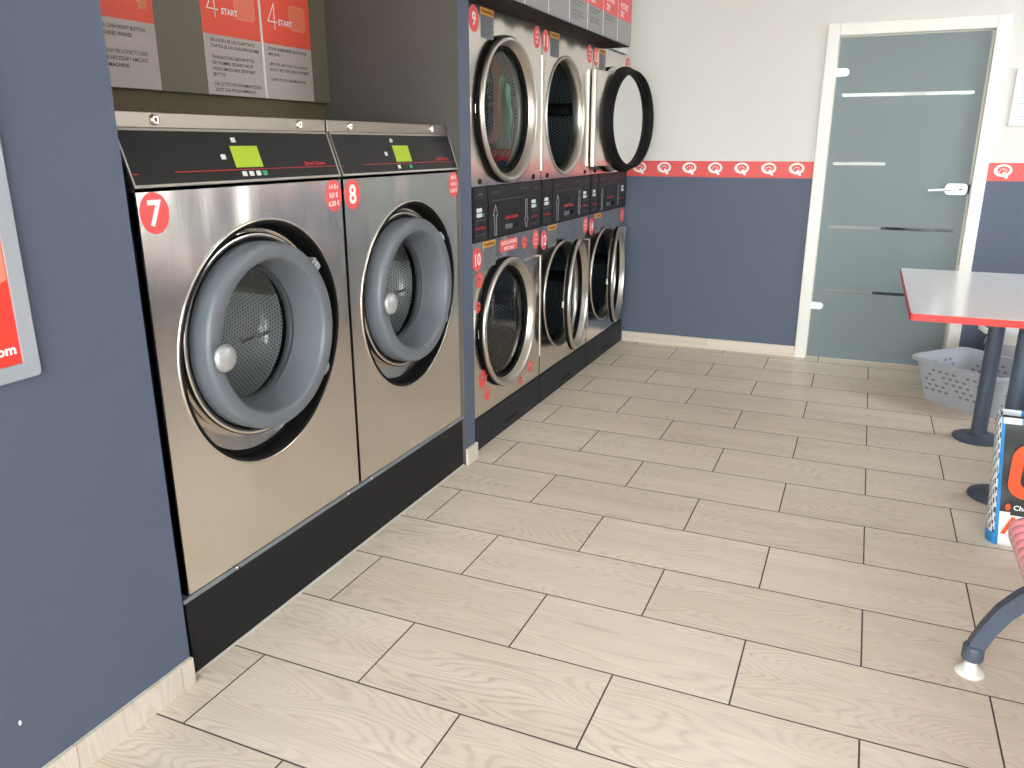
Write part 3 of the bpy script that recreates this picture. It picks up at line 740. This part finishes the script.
    # stickers
    for num, zc, zw, zi in ((top, 1.817, 1.81, 1.822), (low, .868, .877, .885)):
        s = obj('number_sticker', MB().prism(circ(y0+.046, zc, .05, 36, .045), fx, XD, XD+.0006), M['red'], t)
        obj('number', text_mb(num, .05, FRONT, (XD+.0005, y0+.046, zc-.025), align='CENTER', bold=.02, width=.055 if len(num) > 1 else None), M['white_ink'], s)
        s = obj('info_sticker', MB().prism(circ(y1-.062, zi, .048, 36, .042), fx, XD, XD+.0006), M['red'], t)
        obj('lettering', text_mb(['1,0 €', '10 min', '15 Kg'], .0125, FRONT, (XD+.0005, y1-.062, zi+.016), align='CENTER', bold=.02), M['white_ink'], s)
        b = MB().box(XD, XD+.0006, y0+.108, y0+.232, zw-.055, zw+.032); b.cur = 1; b.box(XD, XD+.0007, y0+.106, y0+.234, zw+.032, zw+.058)
        w = obj('warning_label', b, [M['label_grey'], M['yellow']], t)
        tb = text_mb('WARNING', .014, FRONT, (XD+.0006, y0+.115, zw+.038), width=.11, bold=.02)
        for i in range(9): text_mb('DO NOT LEAVE UNATTENDED', .0045, FRONT, (XD+.0006, y0+.113, zw+.022-i*.0085), width=.112-.02*(i % 3), b=tb)
        obj('lettering', tb, M['rubber'], w)
    if paws:
        s = obj('banner_sticker', MB().prism(rrect(y0+.285, y0+.487, .868, .922, .008), fx, XD, XD+.0006), M['red'], t)
        obj('lettering', text_mb(['DOG & HORSE', 'PETS ONLY'], .015, FRONT, (XD+.0005, y0+.386, .9), align='CENTER', bold=.03, width=[.17, .12]), M['white_ink'], s)
        for y, z, s_, r in ((1.557, .878, .95, .1), (1.05, .769, 1.1, -.3), (1.034, .655, .8, .4), (1.07, .315, 1.35, -.2), (1.12, .235, 1.05, .3), (1.64, .235, 1.0, -.3), (1.51, .195, .7, .2), (1.722, .755, 1.05, .15)):
            b = MB(); paw(b, y, z, s_, r); obj('paw_sticker', b, M['red'], t)
    return t
DYS = ((.985, 1.763), (1.769, 2.548), (2.556, 3.328))
dryer(*DYS[0], '9', '10', 'stacked steel tumble dryer numbered 9 over 10, with red paw stickers, beside the pillar', 1.336, 0., 0., True)
dryer(*DYS[1], '11', '12', 'middle stacked tumble dryer numbered 11 over 12, upper door wide open', 2.122, math.radians(169), math.radians(9))
dryer(*DYS[2], '13', '14', 'stacked tumble dryer numbered 13 over 14, next to the back wall', 2.910, 0., math.radians(9))
# laundry inside dryer 9
def cloth(name, label, m, fn, grp='laundry in the upper dryer'):
    o = obj(name, MB().grid(fn, 26, 26), m, None, solid=.006); tag(o, label, 'laundry', grp)
def green(u, v):
    d = .062+.115*(1-u)*(.30+.70*(1-v)**.8)
    return (XD-d, 1.548-.05*abs(v-.45)+.008*math.sin(11*u+4*v)+.006*math.sin(13*v), 1.315+.33*v-.05*u*v)
def orange(u, v):
    return (XD-.050-.030*v+.004*math.sin(9*u), 1.335+.055*math.sin(PI*u*.95)+.004*math.sin(12*u), 1.345+.36*u)
def redc(u, v):
    return (XD-.074-.03*v, 1.40+.16*u, 1.262+.035*math.sin(PI*u)*(1+.4*math.sin(6*v))*(.3+.7*v))
cloth('green_towel', 'green towel heaped behind the glass of dryer 9', M['cloth_green'], green)
cloth('orange_towel', 'orange towel curled along the edge of the dryer 9 glass', M['cloth_orange'], orange)
cloth('red_towel', 'red towel at the bottom of the dryer 9 drum', M['cloth_red'], redc)

# ------------------------------------------------------------------ sign box over the dryers
SX = -1.49
t = thing('sign_box', (-1.58, 1.86, 1.882), 'long grey sign box with black underside above the dryers', 'sign box')
obj('housing', MB().box(-1.659, SX-.004, .927, 2.81, 1.886, 2.6), M['sign_grey'], t)
obj('underside', MB().box(-1.659, SX-.005, .927, 2.808, 1.8805, 1.8858), M['rubber'], t)
seps = [.93, 1.218, 1.487, 1.756, 2.022, 2.275, 2.54, 2.808]
info = [('fold-out price panel with grey foot, first above the dryers beside the pillar', '1', ['PREISE']),
        ('second grey sign panel from the pillar, above dryer 9', '2', []), ('third grey sign panel from the pillar, above dryer 11', '3', []),
        ('grey sign panel with fine text, fourth from the pillar above the dryers', '1', ['SELECT THE DRYER', 'LOAD THE LAUNDRY', '', 'CLOSE THE DOOR', 'PAY AT THE CENTRAL', 'POINT']),
        ('sign panel showing a red corner and fine text, fifth from the pillar', '2', ['PAY AT THE CENTRAL', 'CASH POINT', '', 'CHOOSE TIME', '10 MINUTES PER EURO']),
        ('sixth sign panel with white lettering on red, above dryer 13', '3', ['CHOOSE THE HEAT', 'HIGH MEDIUM LOW']),
        ('end sign panel with red top, outermost on the box over dryer 13', '4', [])]
for i, (y0, y1) in enumerate(zip(seps, seps[1:])):
    lb, n_, lines = info[i]
    if i == 0: lb = 'first grey sign panel beside the pillar, above dryer 9'
    p = thing('poster', (SX, (y0+y1)/2, 1.89), lb, 'poster', 'instruction panels over the dryers')
    obj('sheet', MB().box(SX-.0041, SX, y0+.004, y1-.003, 1.888, 2.5), M['sign_grey'], p)
    zb = 2.005
    obj('header', MB().box(SX, SX+.0006, y0+.004, y1-.003, zb, 2.5), M['red'], p)
    if lines and len(lines) > 1: obj('lettering', text_mb(lines, .0085, FRONT, (SX+.0002, y0+.03, 1.985), width=[.17, .13, 0, .15, .18, .1][:len(lines)], bold=.005), M['ink'], p)
    obj('heading', text_mb(['%s START' % n_, 'DRY'], .03, FRONT, (SX+.0005, y0+.05, zb+.055), bold=.02, gap=1.4, width=[.15, .07]), M['white_ink'], p)
    obj('edge_strip', MB().box(SX-.0036, SX+.0012, y1-.003, y1+.001, 1.888, 2.5), M['white_ink'] if i < 6 else M['grey_ink'], p)

# ------------------------------------------------------------------ poster frame on the near wall, notice by the door
t = thing('framed_poster', (XW, -1.3, .905), 'aluminium snap frame with a red poster on the blue wall', 'picture frame')
oy0, oy1, oz0, oz1 = -1.70, -1.024, .904, 1.83
out = rrect(oy0, oy1, oz0, oz1, .008, 4); k = .031
inn = rrect(oy0+k, oy1-k, oz0+k, oz1-k, .001, 4); n = len(out)
b = MB()
for x0, A, x1, B in ((XW, out, XW+.010, out), (XW+.010, out, XW+.0135, [((u-(oy0+oy1)/2)*.99+(oy0+oy1)/2, (v-(oz0+oz1)/2)*.993+(oz0+oz1)/2) for u, v in out]), (XW+.0135, [((u-(oy0+oy1)/2)*.99+(oy0+oy1)/2, (v-(oz0+oz1)/2)*.993+(oz0+oz1)/2) for u, v in out], XW+.0095, inn), (XW+.0095, inn, XW+.004, inn)):
    b.add([fx(u, v, x0) for u, v in A]+[fx(u, v, x1) for u, v in B], [(i, (i+1) % n, n+(i+1) % n, n+i) for i in range(n)])
obj('frame', b, M['alu'], t)
pr = obj('print', MB().box(XW+.001, XW+.004, oy0+k-.002, oy1-k+.002, oz0+k-.002, oz1-k+.002), M['poster_red'], t)
b = MB().prism([(-1.057, 1.098), (-1.057, 1.30), (-1.30, 1.42), (-1.40, 1.2), (-1.20, 1.03)], fx, XW+.004, XW+.0043)
b.cur = 1; b.prism([(-1.057, 1.301), (-1.057, 1.62), (-1.4, 1.62), (-1.30, 1.421)], fx, XW+.004, XW+.0044)
obj('graphic', b, [M['red_light'], M['orange_print']], pr)
obj('lettering', text_mb('.com', .0185, FRONT, (XW+.004, -1.123, .9565), width=.059, bold=.035), M['white_ink'], pr)
t = thing('notice', (.75, YB, 1.44), 'white paper notice in a thin frame on the wall beside the glass door', 'notice')
obj('frame', MB().box(.548, .95, YB-.012, YB, 1.435, 1.736), M['frame_white'], t, bevel=.003)
pp = obj('paper', MB().box(.562, .936, YB-.0128, YB-.0121, 1.449, 1.722), M['paper'], t)
tb = MB()
for i in range(15):
    text_mb(['TERMS AND CONDITIONS OF USE OF THE LAUNDRY', 'PLEASE DO NOT LEAVE CLOTHES UNATTENDED', 'CHILDREN MUST BE SUPERVISED AT ALL TIMES'][i % 3], .0065, BACKW, (.58, YB-.0128, 1.70-i*.0168), width=.33-.05*((i*7) % 3), b=tb)
obj('lettering', tb, M['blue_ink'], pp)

# ------------------------------------------------------------------ table
TX0, TX1, TY0, TY1, TZ = .068, .90, 1.20, 2.43, .74
t = thing('table', (.48, 1.75, 0), 'white-topped table with red edge on two slate pedestals', 'table')
obj('tabletop', MB().prism(rrect(TX0+.002, TX1-.002, TY0+.002, TY1-.002, .012), fz, TZ-.026, TZ), M['table_white'], t, bevel=.0015)
n = len(rrect(0, 1, 0, 1, .1)); A = rrect(TX0, TX1, TY0, TY1, .013); B = rrect(TX0+.0019, TX1-.0019, TY0+.0019, TY1-.0019, .012)
b = MB()
for P0, z0, P1, z1 in ((A, TZ-.0265, A, TZ-.0008), (A, TZ-.0008, B, TZ-.0004), (B, TZ-.0265, A, TZ-.0265)):
    b.add([fz(u, v, z0) for u, v in P0]+[fz(u, v, z1) for u, v in P1], [(i, (i+1) % n, n+(i+1) % n, n+i) for i in range(n)])
obj('edge_band', b, M['table_red'], t)
for py in (2.085, 1.37):
    b = MB().tube([(.482, py, .012), (.482, py, TZ-.034)], .034, 28)
    p = obj('pedestal', b, M['slate'], t)
    obj('floor_plate', MB().lathe([(.0005, .0), (.108, .0), (.110, .004), (.107, .011), (.06, .017), (.036, .026), (.0345, .03)], 48, (.482, py, 0), 'z'), M['slate'], p)
    obj('mounting_plate', MB().box(.36, .60, py-.12, py+.12, TZ-.034, TZ-.0262), M['slate'], p, bevel=.003)

# ------------------------------------------------------------------ laundry basket
C = Vector((.525, 2.685, 0)); d1 = Vector((.75, -.66, 0)).normalized(); d2 = Vector((.66, .75, 0)).normalized()
def bk(u, v, z): return C+d1*u+d2*v+Vector((0, 0, z))
BH = .232
def ring(k, inset=0.):
    hx, hy = .205+.05*k-inset, .165+.045*k-inset
    return rrect(-hx, hx, -hy, hy, .05+.012*k, 7)
t = thing('laundry_basket', (C.x, C.y, 0), 'grey plastic laundry basket with holes, on the floor before the glass door', 'basket')
b = MB(); n = len(ring(0)); levels = [0, .03, .2, .5, .8, .97, 1.0]
# outer and inner wall as plain shells; slot shade is painted on as grey patches
vs = [bk(u, v, BH*k) for k in levels for u, v in ring(k)]
b.add(vs, [(j*n+i, j*n+(i+1) % n, (j+1)*n+(i+1) % n, (j+1)*n+i) for j in range(len(levels)-1) for i in range(n)], True)
vs = [bk(u, v, BH*k if k else .006) for k in levels for u, v in ring(k, .004)]
b.add(vs, [(j*n+(i+1) % n, j*n+i, (j+1)*n+i, (j+1)*n+(i+1) % n) for j in range(len(levels)-1) for i in range(n)], True)
b.add([bk(u, v, .0) for u, v in ring(0)], [tuple(range(n))]); b.add([bk(u, v, .006) for u, v in ring(0, .004)], [tuple(range(n))])
body = obj('body', b, M['basket'], t)
b = MB(); r0, r1 = ring(1, -.016), ring(1, .006)
for P0, z0, P1, z1 in ((r1, BH, ring(1, -.012), BH+.004), (ring(1, -.012), BH+.004, r0, BH-.001), (r0, BH-.001, r0, BH-.016), (r0, BH-.016, ring(.95, -.012), BH-.016), (r1, BH, ring(.97, .006), BH-.012)):
    b.add([bk(u, v, z0) for u, v in P0]+[bk(u, v, z1) for u, v in P1], [(i, (i+1) % n, n+(i+1) % n, n+i) for i in range(n)], True)
obj('rim', b, M['basket'], t)
def slot(b, side, c, k, w=.0105, h=.006):
    hx, hy = .205+.05*k, .165+.045*k
    tilt = (.05 if side in 'EW' else .045)/BH
    pts = rrect(-w, w, -h, h, .004, 3)
    for off in (.0008, -.0048):
        P = []
        for u, z in pts:
            zz = BH*k+z
            if side == 'S': P.append(bk(c+u, -(hy+tilt*z+off), zz))
            if side == 'N': P.append(bk(c+u, (hy+tilt*z+off), zz))
            if side == 'W': P.append(bk(-(hx+tilt*z+off), c+u, zz))
            if side == 'E': P.append(bk((hx+tilt*z+off), c+u, zz))
        b.add(P, [tuple(range(len(P)))])
for side, nc, c0, md in (('S', 9, -.16, 5), ('N', 9, -.16, 5), ('W', 6, -.11, 4), ('E', 6, -.11, 4)):
    b = MB()
    for i, k in enumerate((.3, .42, .54, .66, .78)):
        for j in range(nc):
            if (i+j) % md != md-1: slot(b, side, c0+.04*j+(.02 if i % 2 else 0), k)
    obj('hole_pattern', b, M['slot_shade'], t)

# ------------------------------------------------------------------ waste bin with liner
t = thing('waste_bin', (.80, 3.13, 0), 'pale plastic waste bin with white liner against the back wall', 'bin')
bc = (.80, 3.13, 0)
obj('body', MB().lathe([(.0005, .002), (.135, .002), (.14, .006), (.165, .30), (.168, .31), (.160, .31), (.135, .02), (.0005, .02)], 40, bc, 'z'), M['bin'], t)
def lin_f(u, v):
    a = 2*PI*u; w = .5+.5*math.sin(a*9+math.sin(a*4)*2)
    r = .164+.012*math.sin(PI*v)+.006*w+(.045*v*v if 2.6 < a < 3.6 else .0)
    return (bc[0]+r*math.cos(a), bc[1]+min(r, .19)*math.sin(a), .322+.022*math.cos(PI*v)*(.4+.6*w)-.07*max(0, v-.4)*(1+.8*w))
b = MB().grid(lin_f, 120, 12)
b.lathe([(.165, .335), (.15, .30), (.12, .18), (.0005, .12)], 40, bc, 'z')
obj('liner', b, M['liner'], t)
def flap(u, v): return (.625-.085*u, 3.05+.05*v+.015*math.sin(7*u), .365-.05*v*(1-.3*u)-.02*math.sin(PI*u)-.01*math.sin(9*v+4*u))
obj('liner_tail', MB().grid(flap, 14, 12), M['liner'], t, solid=.003)

# ------------------------------------------------------------------ shopping bag
BX0, BX1, BY0, BY1, BZ = .420, .82, .925, 1.035, .462
t = thing('shopping_bag', (.61, 1.01, 0), 'woven shopping bag with charcoal, blue and white print beside the table', 'bag')
def bag_pt(face, u, v):
    bul = .012*math.sin(PI*u)*math.sin(PI*v)+.003*math.sin(17*u+9*v)+.003*math.sin(23*v-6*u)
    xl = BX0-.045*v                      # the near left edge leans outwards
    if face == 'S': return (xl+(BX1-xl)*u, BY0-bul*.7+.004*v, BZ*v)
    if face == 'N': return (BX1-(BX1-xl-.012)*u, BY1+bul*.7-.004*v, BZ*v)
    fold = .012*(1-abs(2*u-1))*v
    if face == 'W': return (xl-.032*(1-.45*v)*max(0, math.sin(PI*u))**.6+.012*(1-u), BY1-(BY1-BY0)*u, BZ*v)
    return (BX1-fold, BY0+(BY1-BY0)*u, BZ*v)
b = MB()
for fc in 'SNWE':
    nu = 64; nv = 44
    vs = [bag_pt(fc, i/nu, j/nv) for i in range(nu+1) for j in range(nv+1)]
    for i in range(nu):
        for j in range(nv):
            u, v = (i+.5)/nu, (j+.5)/nv
            mi = 0
            if fc in 'SN':
                mi = 0 if v > .27-.10*u else 1
                if u < .016: mi = 2
                if v > .955: mi = 1 if (u < .12 or u > .88) else 2
            else:
                mi = 1
                if v < .085: mi = 2
                elif u > .985: mi = 2
                elif (math.sin(i*1.1+j*.9)+math.sin(j*1.7-i*.5)) > .35: mi = 0
            b.cur = mi
            b.add([vs[i*(nv+1)+j], vs[(i+1)*(nv+1)+j], vs[(i+1)*(nv+1)+j+1], vs[i*(nv+1)+j+1]], [(0, 1, 2, 3)], True)
b.cur = 1; b.add([(BX0, BY0, .002), (BX1, BY0, .002), (BX1, BY1, .002), (BX0, BY1, .002)], [(0, 1, 2, 3)])
obj('body', b, [M['bag_dark'], M['bag_white'], M['bag_blue']], t, solid=.0015, weld=.0008)
gy = BY0-.0145
ro = rrect(.420, .570, .185, .385, .055, 8); ri = rrect(.455, .535, .222, .350, .03, 8); n = len(ro)
b = MB().add([fy(u, v, gy) for u, v in ro+ri], [(i, (i+1) % n, n+(i+1) % n, n+i) for i in range(n)])
obj('ring_print', b, M['bag_orange'], t)
fl_ = [(0, 0), (.010, .004), (.015, .014), (.011, .024), (.009, .018), (.004, .034), (-.003, .022), (-.006, .028), (-.013, .014), (-.009, .004)]
b = MB().prism([(.503+u*1.3, .235+v*1.3) for u, v in fl_], fy, gy, gy-.0006)
b.prism([(.434+u*.0+.0085*math.cos(a), .150+.0085*math.sin(a)*1.5) for u, a in [(0, 2*PI*i/16) for i in range(16)]], fy, gy+.002, gy+.0014)
obj('flame_print', b, M['bag_orange'], t)
obj('lettering', text_mb('Chef', .017, BACKW, (.450, gy+.002, .142), bold=.02), M['white_ink'], t)
b = text_mb('A', .062, BACKW, (.430, gy+.006, .050), bold=.03, width=.062); obj('letter_print', b, M['bag_orange'], t)
for yy in (BY0+.004, BY1-.004):
    b = MB().tube([(.53, yy, BZ-.03), (.53, yy, BZ+.05), (.56, yy, BZ+.12), (.615, yy, BZ+.145), (.67, yy, BZ+.12), (.70, yy, BZ+.05), (.70, yy, BZ-.03)], .012, 8, sx=.25)
    obj('handle', b, M['bag_blue'], t)

# ------------------------------------------------------------------ red bench on a steel beam
t = thing('bench', (.5, -.5, 0), 'red ribbed plastic bench seat on slate arched legs with white glides', 'bench')
def seat_pt(s):
    """profile across one seat, s 0..1 from the front lip to the top of the back."""
    P = [(.299, .400), (.287, .425), (.289, .448), (.318, .460), (.38, .448), (.50, .432), (.60, .432), (.66, .455), (.70, .52), (.735, .63), (.765, .75), (.785, .84)]
    q = s*(len(P)-1); i = min(int(q), len(P)-2); f_ = q-i
    p0, p1, p2, p3 = P[max(i-1, 0)], P[i], P[i+1], P[min(i+2, len(P)-1)]
    cr_ = lambda a0, a1, a2, a3: .5*((2*a1)+(-a0+a2)*f_+(2*a0-5*a1+4*a2-a3)*f_*f_+(-a0+3*a1-3*a2+a3)*f_**3)
    return cr_(p0[0], p1[0], p2[0], p3[0]), cr_(p0[1], p1[1], p2[1], p3[1])
for k in range(3):
    y1 = .105-k*.50; y0 = y1-.475
    def f(u, v):
        x, z = seat_pt(u); y = y0+(y1-y0)*v
        e = max(0, abs(2*v-1)-.72)/.28
        x += .055*e*e*e*(1 if u < .35 else .2); z -= .0*e
        rib = .005*abs(math.sin(PI*v*13))*(1 if .06 < v < .94 and u > .12 else 0)
        if u < .6: z += rib
        else: x -= rib
        return (x, y, z)
    obj('seat', MB().grid(f, 66, 120), M['seat_glare_pink'], t, solid=.012)
b = MB().box(.49, .55, -1.40, .12, .365, .405)
obj('beam', b, M['slate'], t, bevel=.005)
for k in range(3):
    obj('seat_bracket', MB().box(.40, .64, -.20-k*.5, -.10-k*.5, .405, .424), M['slate'], t, bevel=.004)
for y in (.085, -1.32):
    for sg, nm in ((-1, 'front'), (1, 'rear')):
        P = [(.262, .060), (.267, .090), (.285, .14), (.312, .195), (.35, .245), (.40, .29), (.46, .33), (.52, .36)]
        if sg > 0: P = [(1.04-x, z) for x, z in P]
        poly = []; wd = [.0185, .019, .0195, .0205, .0215, .0225, .0235, .024]
        Lf, Rt = [], []
        for i, (x, z) in enumerate(P):
            a0, a1 = P[max(i-1, 0)], P[min(i+1, len(P)-1)]; d = Vector((a1[0]-a0[0], a1[1]-a0[1])).normalized()
            Lf.append((x-d.y*wd[i], z+d.x*wd[i])); Rt.append((x+d.y*wd[i], z-d.x*wd[i]))
        leg = obj('leg', MB().prism(Lf+Rt[::-1], lambda u, v, w: (u, w, v), y-.016, y+.016), M['slate'], t, bevel=.006)
        fx0 = P[0][0]
        b = MB().lathe([(.0005, .086), (.023, .086), (.0255, .082), (.0265, .048), (.024, .044), (.0005, .044)], 28, (fx0-sg*-.0, y, 0), 'z')
        obj('collar', b, M['slate'], leg)
        obj('glide', MB().lathe([(.0005, .0), (.034, .0), (.036, .004), (.034, .010), (.026, .015), (.018, .022), (.0155, .030), (.0155, .046), (.0005, .046)], 32, (fx0, y, 0), 'z'), M['glide'], leg)

# ------------------------------------------------------------------ light and camera
w = bpy.data.worlds.new('World'); scene.world = w; w.use_nodes = True
nt = w.node_tree; bg = nt.nodes['Background']
tc = nt.nodes.new('ShaderNodeTexCoord'); sx = nt.nodes.new('ShaderNodeSeparateXYZ'); nt.links.new(tc.outputs['Generated'], sx.inputs[0])
rp = nt.nodes.new('ShaderNodeValToRGB'); nt.links.new(sx.outputs[2], rp.inputs[0])
rp.color_ramp.elements[0].position = 0.; rp.color_ramp.elements[0].color = (1.0, .99, .96, 1)
rp.color_ramp.elements[1].position = .7; rp.color_ramp.elements[1].color = (.86, .94, 1.0, 1)
nt.links.new(rp.outputs[0], bg.inputs['Color']); bg.inputs['Strength'].default_value = 7.3

cam = bpy.data.cameras.new('Camera'); co = bpy.data.objects.new('Camera', cam); COL.objects.link(co)
R = ((.916799, .399346, -.001535), (.11367, -.264637, -.957625), (-.38283, .877775, -.288013))
m = Matrix.Identity(4)
for i in range(3):
    m[i][0] = R[0][i]; m[i][1] = -R[1][i]; m[i][2] = -R[2][i]
m.translation = (-.128327, -2.039914, 1.338278)
co.matrix_world = m
cam.sensor_fit = 'HORIZONTAL'; cam.sensor_width = 36; cam.lens = 794.679/1024*36; cam.clip_start = .05
scene.camera = co
scene.view_settings.view_transform = 'Standard'; scene.view_settings.look = 'None'
scene.view_settings.gamma = 1; scene.view_settings.use_curve_mapping = False
scene.view_settings.exposure = .85
scene.cycles.max_bounces = 10; scene.cycles.transparent_max_bounces = 16
